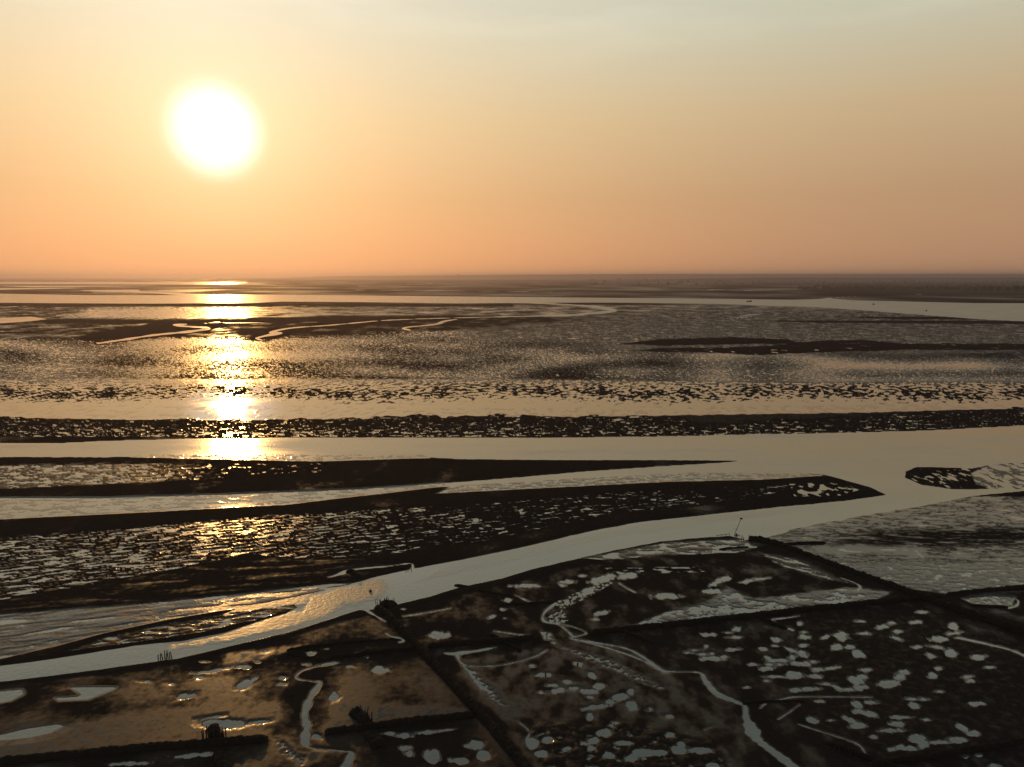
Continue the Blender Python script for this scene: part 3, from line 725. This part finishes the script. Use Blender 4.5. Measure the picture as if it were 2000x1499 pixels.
dyke([(1700, 1497), (1780, 1486), (1860, 1473), (1940, 1460), (2000, 1450), (2150, 1426)], 1.0, .6, 'dyke closing off the field of pools at the bottom right corner', seed=15)
dyke([(1894, 1184), (1930, 1186), (1968, 1187)], .6, .35, 'short low ridge under the crescent pool near the right edge', seed=16)
dyke([(690, 1392), (706, 1404), (716, 1420)], 2.0, 1.0, 'black stake-topped brushwood heap behind the flat-pool dyke', name='brushwood_heap', cat='heap', seed=17)
dyke([(722, 1432), (734, 1448), (742, 1462)], 2.2, .7, 'black rounded heap on the near side of the flat-pool dyke', name='brushwood_heap', cat='heap', seed=18)
dyke([(416, 1420), (422, 1438), (424, 1450)], 1.7, .8, 'heap of brushwood packed between stakes before the oval golden pool', name='brushwood_heap', cat='heap', seed=19)
dyke([(428, 1470), (434, 1490), (442, 1520)], 2.0, .6, 'dark heap at the bottom edge, below the staked heap', name='brushwood_heap', cat='heap', seed=20)
dyke([(742, 1184), (756, 1182), (772, 1186)], 2.4, .9, 'bristling heap of brushwood on the river point at the head of the long dyke', name='brushwood_heap', cat='heap', seed=21)
dyke([(680, 1117), (690, 1122), (700, 1131)], 1.6, .8, 'dark rock heap on the far river bank beside the narrow inlet', name='rock_heap', cat='heap', seed=22)
dyke([(888, 1144), (915, 1148), (950, 1158), (996, 1166)], .6, .3, 'thin ridge on the mud just below the river, right of the stake-topped point', seed=23)
dyke([(976, 1183), (1020, 1181), (1080, 1177)], .5, .3, 'thin ridge leading to the top of the branching creek', seed=24)
dyke([(1405, 1074), (1440, 1071), (1462, 1070)], .5, .3, 'short dark ridge just below the river left of the long black dyke head', seed=25)
dyke([(615, 1268), (560, 1279), (600, 1286), (640, 1292)], .3, .2, 'kinked thin ridge around the small oval pools by the winding creek', seed=26)
dyke([(1450, 1375), (1500, 1371), (1570, 1372)], .35, .2, 'thin dark ridge right of the wide creek bend', seed=27)


# ------------------------------------------------------------------ stakes
def stake_mesh(hgt, r, seed):
    rnd = random.Random(seed)
    V_, F_ = [], []
    n = 7
    lv = [(-.5, 1.0), (0, 1.0), (hgt * .5, .92), (hgt * .97, .85), (hgt, .55)]
    for (z, s_) in lv:
        ox, oy = rnd.uniform(-.02, .02), rnd.uniform(-.02, .02)
        for i in range(n):
            a = 2 * math.pi * i / n
            rr = r * s_ * (1 + rnd.uniform(-.15, .15))
            V_.append((ox + rr * math.cos(a), oy + rr * math.sin(a), z + (rnd.uniform(-.04, .04) if z == hgt else 0)))
    for k in range(len(lv) - 1):
        for i in range(n):
            F_.append((k * n + i, k * n + (i + 1) % n, (k + 1) * n + (i + 1) % n, (k + 1) * n + i))
    F_.append(tuple(range((len(lv) - 1) * n, len(lv) * n)))
    me = bpy.data.meshes.new('wooden_stake')
    me.from_pydata(V_, [], F_)
    me.materials.append(M_WOOD)
    me.update()
    return me


SM = [stake_mesh(1.0, .075, i) for i in range(5)]


def stakes(lst, label, group, hs=1.0, lean=6, thick=1.0, zb=None):
    rnd = random.Random(len(label) + len(lst))
    for (u, v, h) in lst:
        x, y = gnd(u, v)
        o = bpy.data.objects.new('wooden_stake', SM[rnd.randrange(5)])
        o.location = (x, y, zb if zb is not None else ground_z(u, v) * .8)
        o.scale = (thick, thick, h * hs)
        o.rotation_euler = (math.radians(rnd.uniform(-lean, lean)), math.radians(rnd.uniform(-lean, lean)), rnd.uniform(0, 6))
        COL.objects.link(o)
        tag(o, label, 'stake', group)


stakes([(309, 1288, .8), (313, 1287, .95), (317.5, 1287.5, .9), (322, 1287, 1.3), (325, 1286.5, .9), (328.5, 1287, 1.4), (332, 1286, 1.0), (335.5, 1286, 1.1)],
       'dark wooden stake in the small row at the water edge, left river bank', 'stakes at the left river bank', 1.0, 7, 1.1, 0.0)
c = []
rs = random.Random(4)
for i in range(15):
    t = i / 14
    c.append((735 + 36 * t + rs.uniform(-1, 1), 1184 - 4 * math.sin(t * 3.1) + rs.uniform(-2, 3), rs.uniform(.9, 1.6)))
stakes(c, 'thin dark stake bristling from the heap on the river point', 'stakes on the river point', 1.0, 12, .75)
c = []
for i in range(18):
    row = i % 2
    t = (i // 2) / 8
    c.append((398 + 42 * t + rs.uniform(-1.5, 1.5), 1441 + 8 * row + rs.uniform(-2, 2), rs.uniform(1.3, 1.9)))
stakes(c, 'tall dark stake in the double row before the oval golden pool', 'stakes before the oval pool', 1.0, 5, 1.0)
c = [(690, 1396, 1.0), (696, 1397, .9), (701, 1400, 1.2), (703, 1404, 2.0), (707, 1402, 1.2), (712, 1404, 1.3), (716, 1402, 1.7), (720, 1408, 1.3), (725, 1412, 1.4), (727, 1418, 1.2), (731, 1424, 1.0)]
stakes(c, 'dark stake rising from the black heap behind the flat-pool dyke', 'stakes on the black heap', 1.0, 8, 1.0)
c = [(1622, 1466, .5), (1627, 1469, .6), (1633, 1465, .5), (1640, 1468, .7), (1645, 1466, .6), (1650, 1472, 1.0), (1656, 1474, .7), (1661, 1477, .6), (1657, 1494, .6), (1662, 1496, .5)]
stakes(c, 'short pale stake on the brushwood bank at the bottom right', 'stakes on the bottom right bank', 1.0, 10, .9)
c = [(1774 + i * 9.5 + rs.uniform(-2, 2), 1482 - i * 1.4, rs.uniform(.4, .7)) for i in range(9)]
stakes(c, 'low stake along the dyke that closes the field of pools', 'stakes on the closing dyke', 1.0, 8, .8)
c = [(1449, 1053, .9), (1452, 1054, .6), (1463, 1048, .5)]
stakes(c, 'tiny stake in the shallows between the marker pole and the long black dyke', 'stakes in the shallows', 1.0, 6, 1.2, 0)
stakes([(1066, 1320, .35), (1128, 1298, .3)], 'stub of a stake poking out of a small pool in the muddy field', 'stubs in the pools', 1, 10, 1.6, 0)
stakes([(803, 1112, .7), (797, 1112, .6), (793, 1114, .6)], 'short stake beside the mouth of the narrow inlet', 'stakes at the inlet', 1, 6, 1.0)


def box_vf(x0, x1, y0, y1, z0, z1, base=0, taper=1.0):
    cx, cy = (x0 + x1) / 2, (y0 + y1) / 2
    def tp(x, y):
        return (cx + (x - cx) * taper, cy + (y - cy) * taper)
    v = [(x0, y0, z0), (x1, y0, z0), (x1, y1, z0), (x0, y1, z0)]
    v += [(*tp(x0, y0), z1), (*tp(x1, y0), z1), (*tp(x1, y1), z1), (*tp(x0, y1), z1)]
    f = [(0, 3, 2, 1), (4, 5, 6, 7), (0, 1, 5, 4), (1, 2, 6, 5), (2, 3, 7, 6), (3, 0, 4, 7)]
    return v, [tuple(i + base for i in q) for q in f]


def tube_vf(a, c, r0, r1, n=8, base=0):
    a, c = Vector(a), Vector(c)
    d = (c - a).normalized()
    s_ = d.orthogonal().normalized()
    t_ = d.cross(s_)
    v = []
    for p, r in ((a, r0), (c, r1)):
        for i in range(n):
            an = 2 * math.pi * i / n
            v.append(tuple(p + s_ * r * math.cos(an) + t_ * r * math.sin(an)))
    f = [(i, (i + 1) % n, n + (i + 1) % n, n + i) for i in range(n)] + [tuple(range(n))[::-1], tuple(range(n, 2 * n))]
    return v, [tuple(i + base for i in q) for q in f]


# marker pole leaning in the shallows
mx, my = gnd(1432, 1045)
mp = tag(empty('marker_pole', (mx, my, 0)), 'thin leaning marker pole standing in the river before the long black dyke', 'pole')
v, f = tube_vf((0, 0, -.8), (1.65, 0, 3.9), .08, .05)
mesh_obj('pole', v, f, M_WOOD, mp)
v, f = box_vf(1.40, 2.0, -.05, .05, 3.80, 4.15)
mesh_obj('topmark', v, f, M_WOOD, mp)
v, f = tube_vf((.15, 0, 1.35), (1.0, 0, 1.45), .03, .03)
mesh_obj('crossbar', v, f, M_WOOD, mp)
# low rail fence at the bank
fx, fy = gnd(1400, 1050)
gx, gy = gnd(1425, 1047)
rf = tag(empty('rail_fence', (fx, fy, 0)), 'low dark rail fence reaching into the river left of the marker pole', 'fence')
dxx, dyy = gx - fx, gy - fy
v, f = tube_vf((0, 0, .45), (dxx, dyy, .5), .06, .06)
mesh_obj('rail', v, f, M_WOOD, rf)
for t in (0, .35, .7, 1.0):
    v, f = tube_vf((dxx * t, dyy * t, -.4), (dxx * t, dyy * t, .6), .06, .05)
    mesh_obj('post', v, f, M_WOOD, rf)


def float_obj(u, v_, r, label, name='mooring_buoy'):
    x, y = gnd(u, v_)
    V_, F_ = [], []
    n, m = 12, 7
    for j in range(m + 1):
        ph = math.pi * j / m
        for i in range(n):
            a = 2 * math.pi * i / n
            V_.append((r * math.sin(ph) * math.cos(a), r * math.sin(ph) * math.sin(a), r * .35 - r * .8 * math.cos(ph)))
    for j in range(m):
        for i in range(n):
            F_.append((j * n + i, j * n + (i + 1) % n, (j + 1) * n + (i + 1) % n, (j + 1) * n + i))
    e = tag(empty(name, (x, y, 0)), label, 'buoy')
    mesh_obj('float', V_, F_, M_BUOY, e, smooth=True)
    v, f = tube_vf((0, 0, r * 1.1), (0, 0, r * 1.9), r * .18, r * .12)
    mesh_obj('stem', v, f, M_BUOY, e)


float_obj(1438.5, 1046, .32, 'small dark round buoy just right of the foot of the marker pole')
float_obj(1443.5, 1046.5, .16, 'tiny float beside the buoy at the marker pole')
float_obj(723.5, 1155.5, .30, 'dark float drifting in the river above the stake-topped point')
float_obj(1706, 595.5, 2.2, 'speck of a buoy in the far river right of the boat')
float_obj(1809, 608, 1.6, 'speck of a buoy far right in the wide reach of the distant river')

# boat in the distant river
bx, by = gnd(1463, 590)
bt = tag(empty('fishing_boat', (bx, by, 0)), 'small dark fishing boat on the distant river', 'boat')
secs = [(-6.0, .9, .2, 1.9), (-4, 1.6, -.3, 1.5), (0, 1.9, -.4, 1.3), (3.5, 1.5, -.3, 1.7), (6.3, .08, .6, 2.6)]
V_, F_ = [], []
for (x, w, zk, zt) in secs:
    V_ += [(x, -w, zt), (x, -w * .75, (zt + zk) / 2 - .2), (x, 0, zk), (x, w * .75, (zt + zk) / 2 - .2), (x, w, zt)]
for i in range(len(secs) - 1):
    for j in range(4):
        A = i * 5 + j
        F_.append((A, A + 1, A + 6, A + 5))
    F_.append((i * 5, i * 5 + 5, i * 5 + 9, i * 5 + 4))
F_.append((0, 1, 2, 3, 4))
mesh_obj('hull', V_, F_, M_HULL, bt)
v, f = box_vf(1.2, 4.0, -1.1, 1.1, 1.3, 3.9, taper=.88)
cb = mesh_obj('cabin', v, f, M_CABIN, bt)
v, f = box_vf(-4.6, -1.4, -1.0, 1.0, 1.3, 3.0, taper=.8)
mesh_obj('net_drum', v, f, M_HULL, bt)
v, f = tube_vf((-.4, 0, 1.2), (-.6, 0, 6.2), .16, .08)
mesh_obj('mast', v, f, M_HULL, bt)

# ------------------------------------------------------------------ far shore: hills, woods, trees, building
def hills(name, u0, u1, rng, hfun, depth, seed):
    n = int((u1 - u0) / 3)
    V_, F_ = [], []
    uu = np.linspace(u0, u1, n)
    an = (uu - CX) / FPX
    hh = hfun(uu)
    prof = [(-.5, -.02), (-.25, .35), (-.1, .8), (0, 1.0), (.3, 1.02), (.6, .7), (1.0, 0)]
    k = len(prof)
    for i in range(n):
        for (d, z) in prof:
            yy = rng + d * depth
            V_.append((an[i] * yy / cp, yy, hh[i] * z - (1 if z <= 0 else 0)))
    for i in range(n - 1):
        for j in range(k - 1):
            A = i * k + j
            F_.append((A, A + k, A + k + 1, A + 1))
    o = mesh_obj(name, V_, F_, M_LEAF, smooth=False)
    tag(o, kind='structure')
    return o


def nz(u, s_, seed, o=4):
    return fbm(u / s_, u * 0 + seed * 3.7, o, seed)


hills('hills', 470, 4400, 15000,
      lambda u: (64 * sstep(470, 700, u) + 44 * sstep(600, 1300, u)) * (1 + .06 * nz(u, 90, 3)) + 11 * nz(u, 9, 4) * sstep(520, 700, u) + .5, 2500, 1)
hills('hills', 1050, 4400, 8000,
      lambda u: 42 * sstep(1050, 1500, u) * (1 + .12 * nz(u, 120, 5)) + 5 * nz(u, 8, 6) + 1, 1500, 2)


# woods: many leaf clumps, one object per mass
def clump_mass(name, spots, label):
    V_, F_ = [], []
    rnd = random.Random(len(spots))
    for (x, y, z, s_) in spots:
        for q in range(14):
            a = rnd.uniform(0, 6.28)
            rr = s_ * rnd.uniform(0, .55)
            c0 = Vector((x + rr * math.cos(a), y + rr * math.sin(a), z + s_ * rnd.uniform(.15, 1.0)))
            sz = s_ * rnd.uniform(.16, .32)
            b0 = len(V_)
            for t in range(3):
                d1 = Vector((rnd.gauss(0, 1), rnd.gauss(0, 1), rnd.gauss(0, 1))).normalized() * sz
                d2 = d1.cross(Vector((rnd.gauss(0, 1), rnd.gauss(0, 1), rnd.gauss(0, 1)))).normalized() * sz
                b1 = len(V_)
                V_ += [tuple(c0 + d1), tuple(c0 + d2), tuple(c0 - d1), tuple(c0 - d2)]
                F_.append((b1, b1 + 1, b1 + 2, b1 + 3))
    o = mesh_obj(name, V_, F_, M_LEAF)
    tag(o, label, kind='stuff')
    return o


rw = random.Random(12)
sp1 = []
for i in range(1500):
    u = rw.uniform(1150, 2400)
    v_ = rw.choice([546.5, 549, 552, 556]) + rw.uniform(-.6, .6)
    if fbm(np.array([u / 60.0]), np.array([v_ * .9]), 2, 9)[0] < -.05:
        continue
    x, y = gnd(u, v_)
    sp1.append((x, y, 0, y * rw.uniform(1.6, 2.8) / 1351 * 1.2))
clump_mass('far_woodland', sp1, 'hazy woods and hedges on the far shore at the right')
sp2 = []
for i in range(500):
    u = rw.uniform(1560, 2300)
    v_ = 562 + rw.uniform(-2, 5)
    x, y = gnd(u, v_)
    sp2.append((x, y, 0, rw.uniform(6, 11)))
clump_mass('hedge_belt', sp2, 'dark belt of hedges behind the far river at the right')


def far_tree(u, v_, hgt, wdt, label, seed):
    rnd = random.Random(seed)
    x, y = gnd(u, v_)
    e = tag(empty('broadleaf_tree', (x, y, 0)), label, 'tree', 'trees on the far shore')
    v, f = tube_vf((0, 0, -.5), (0, 0, hgt * .5), hgt * .035, hgt * .02)
    mesh_obj('trunk', v, f, M_WOOD, e)
    V_, F_ = [], []
    for q in range(170):
        d = Vector((rnd.gauss(0, 1), rnd.gauss(0, 1), rnd.gauss(0, 1))).normalized() * (rnd.random() ** .4)
        c0 = Vector((d.x * wdt * .5, d.y * wdt * .5, hgt * .58 + d.z * hgt * .42))
        sz = wdt * rnd.uniform(.06, .13)
        d1 = Vector((rnd.gauss(0, 1), rnd.gauss(0, 1), rnd.gauss(0, 1))).normalized() * sz
        d2 = d1.cross(Vector((rnd.gauss(0, 1), rnd.gauss(0, 1), rnd.gauss(0, 1)))).normalized() * sz
        b1 = len(V_)
        V_ += [tuple(c0 + d1), tuple(c0 + d2), tuple(c0 - d1), tuple(c0 - d2)]
        F_.append((b1, b1 + 1, b1 + 2, b1 + 3))
    mesh_obj('crown', V_, F_, M_LEAF, e)


k = 0
for (u, v_, hgt, wdt) in [(1985, 571, 22, 24), (2003, 570, 24, 24), (1968, 570, 17, 18), (1935, 569, 20, 22), (1920, 568, 16, 20), (1905, 569, 14, 18), (1950, 569, 15, 18), (1890, 568, 12, 16), (1870, 567, 12, 18),
                          (1852, 567, 11, 16), (1835, 566, 10, 14), (2030, 570, 20, 26), (2060, 570, 22, 26), (1800, 566, 10, 14), (1770, 565, 9, 14)]:
    far_tree(u, v_, hgt * 1.15, wdt * 1.15, 'dark rounded tree in the row on the far shore by the right edge', 100 + k)
    k += 1

# building on the skyline
yb = 14800
xb = (897 - CX) / FPX * yb / cp
bd = tag(empty('distant_building', (xb, yb, 84)), 'tiny blocky building breaking the skyline right of centre-left', 'building')
v, f = box_vf(-26, 22, -8, 8, -6, 16)
mesh_obj('wall', v, f, M_WALL, bd)
v, f = box_vf(-27, 23, -9, 9, 16.1, 22, taper=.6)
mesh_obj('roof', v, f, M_ROOF, bd)
v, f = box_vf(4, 14, -5, 5, 16, 38, taper=.8)
mesh_obj('tower', v, f, M_WALL, bd)

# ------------------------------------------------------------------ air
HZ = 0.00009
hz_me, hz_f = box_vf(-95000, 95000, -900, 90000, -3, 135)
hz = mesh_obj('haze', hz_me, hz_f, M_WALL)
tag(hz, kind='stuff')
hz.data.materials.clear()
hm = bpy.data.materials.new('sea_haze')
hm.use_nodes = True
nt = hm.node_tree
nt.nodes.remove(nt.nodes['Principled BSDF'])
pv = node(nt, 'ShaderNodeVolumePrincipled')
pv.inputs['Color'].default_value = (.58, .50, .56, 1)
pv.inputs['Density'].default_value = HZ
pv.inputs['Anisotropy'].default_value = 0.7
nt.links.new(pv.outputs[0], nt.nodes['Material Output'].inputs['Volume'])
hz.data.materials.append(hm)

# ------------------------------------------------------------------ sky and sun
sd_ = Vector(ray(420, 256)).normalized()
SEL = math.asin(sd_.z)
SAZ = math.atan2(sd_.x, sd_.y)
world = bpy.data.worlds.new('World')
sc.world = world
world.use_nodes = True
nt = world.node_tree
bg = nt.nodes['Background']
tc = node(nt, 'ShaderNodeTexCoord').outputs['Generated']
nrm = node(nt, 'ShaderNodeVectorMath', operation='NORMALIZE')
nt.links.new(tc, nrm.inputs[0])
sepx = node(nt, 'ShaderNodeSeparateXYZ')
nt.links.new(nrm.outputs[0], sepx.inputs[0])
el = math_n(nt, 'MULTIPLY', math_n(nt, 'ARCSINE', sepx.outputs[2]), 180 / math.pi)
dot = node(nt, 'ShaderNodeVectorMath', operation='DOT_PRODUCT')
nt.links.new(nrm.outputs[0], dot.inputs[0])
dot.inputs[1].default_value = tuple(sd_)
th = math_n(nt, 'MULTIPLY', math_n(nt, 'ARCCOSINE', math_n(nt, 'MINIMUM', dot.outputs['Value'], .9999999)), 180 / math.pi)
# thin high cloud
cm = node(nt, 'ShaderNodeMapping')
cm.inputs['Scale'].default_value = (3, 3, 14)
cm.inputs['Rotation'].default_value = (0, .12, 0)
nt.links.new(nrm.outputs[0], cm.inputs[0])
cl = noise_n(nt, cm.outputs[0], 1.2, 5, .55)


def ramp(nt, x, stops):
    r = nt.nodes.new('ShaderNodeValToRGB')
    nt.links.new(x, r.inputs[0])
    e = r.color_ramp.elements
    while len(e) < len(stops):
        e.new(.5)
    for i, (p, c_) in enumerate(stops):
        e[i].position = p
        e[i].color = (*c_, 1)
    r.color_ramp.interpolation = 'B_SPLINE' if False else 'LINEAR'
    return r.outputs[0]


def vmul(nt, a, s_):
    n = nt.nodes.new('ShaderNodeVectorMath')
    n.operation = 'SCALE'
    if isinstance(a, tuple):
        n.inputs[0].default_value = a
    else:
        nt.links.new(a, n.inputs[0])
    nt.links.new(s_, n.inputs['Scale'])
    return n.outputs[0]


def vadd(nt, a, b_):
    n = nt.nodes.new('ShaderNodeVectorMath')
    n.operation = 'ADD'
    nt.links.new(a, n.inputs[0])
    nt.links.new(b_, n.inputs[1])
    return n.outputs[0]


e90 = math_n(nt, 'DIVIDE', math_n(nt, 'MAXIMUM', el, 0.0), 90)
base = ramp(nt, e90, [(0, (.46, .25, .14)), (6 / 90, (.47, .29, .165)), (12 / 90, (.54, .40, .235)), (18 / 90, (.54, .53, .40)), (24 / 90, (.50, .57, .51)), (33 / 90, (.15, .225, .25)), (50 / 90, (.18, .24, .26)), (.9, (.12, .17, .20))])
glow = ramp(nt, e90, [(0, (.68, .23, .04)), (6 / 90, (.46, .23, .06)), (12 / 90, (.36, .24, .105)), (22 / 90, (.25, .17, .13)), (33 / 90, (.12, .08, .05)), (45 / 90, (.05, .03, .02)), (1, (0, 0, 0))])
g1 = math_n(nt, 'POWER', math.e, math_n(nt, 'MULTIPLY', math_n(nt, 'POWER', math_n(nt, 'DIVIDE', th, 33.0), 2.0), -1))
g2 = math_n(nt, 'POWER', math.e, math_n(nt, 'DIVIDE', th, -5.0))
g3 = math_n(nt, 'POWER', math.e, math_n(nt, 'MULTIPLY', math_n(nt, 'POWER', math_n(nt, 'DIVIDE', th, 3.0), 5.0), -1))
g4 = math_n(nt, 'POWER', math.e, math_n(nt, 'MULTIPLY', math_n(nt, 'POWER', math_n(nt, 'DIVIDE', th, .8), 2.0), -1))
tot = vadd(nt, base, vmul(nt, glow, g1))
tot = vadd(nt, tot, vmul(nt, (.40, .30, .22), g2))
tot = vadd(nt, tot, vmul(nt, (.55, .60, .68), g3))
tot = vadd(nt, tot, vmul(nt, (14, 8.5, 3), g4))
clf = math_n(nt, 'MULTIPLY', maprange(nt, cl, .48, .72, 0, .14), maprange(nt, el, 15, 23, 0, 1))
tot = vadd(nt, tot, vmul(nt, (1, .95, .85), clf))
# physical sky adds its share of the cool upper light
sky = node(nt, 'ShaderNodeTexSky')
sky.sky_type = 'NISHITA'
sky.sun_disc = False
sky.sun_elevation = SEL
sky.sun_rotation = SAZ
sky.dust_density = 6
sky.air_density = 1.2
skm = node(nt, 'ShaderNodeVectorMath', operation='SCALE')
skm.inputs['Scale'].default_value = .002
nt.links.new(sky.outputs[0], skm.inputs[0])
tot = vadd(nt, tot, skm.outputs[0])
nt.links.new(tot, bg.inputs[0])
bg.inputs[1].default_value = 1.0
world.cycles.sampling_method = 'MANUAL'
world.cycles.sample_map_resolution = 2048

sun = bpy.data.lights.new('sun', 'SUN')
sun.energy = 1.0
sun.angle = math.radians(.5)
sun.color = (1.0, .52, .15)
so = bpy.data.objects.new('sun', sun)
so.rotation_euler = (-sd_).to_track_quat('-Z', 'Y').to_euler()
so.location = (0, 0, 200)
COL.objects.link(so)

# ------------------------------------------------------------------ render settings
sc.view_settings.view_transform = 'Standard'
sc.view_settings.look = 'None'
sc.view_settings.exposure = 0
sc.view_settings.gamma = 1
sc.cycles.max_bounces = 4
sc.cycles.volume_bounces = 0
sc.cycles.sample_clamp_indirect = 4
sc.cycles.use_denoising = True
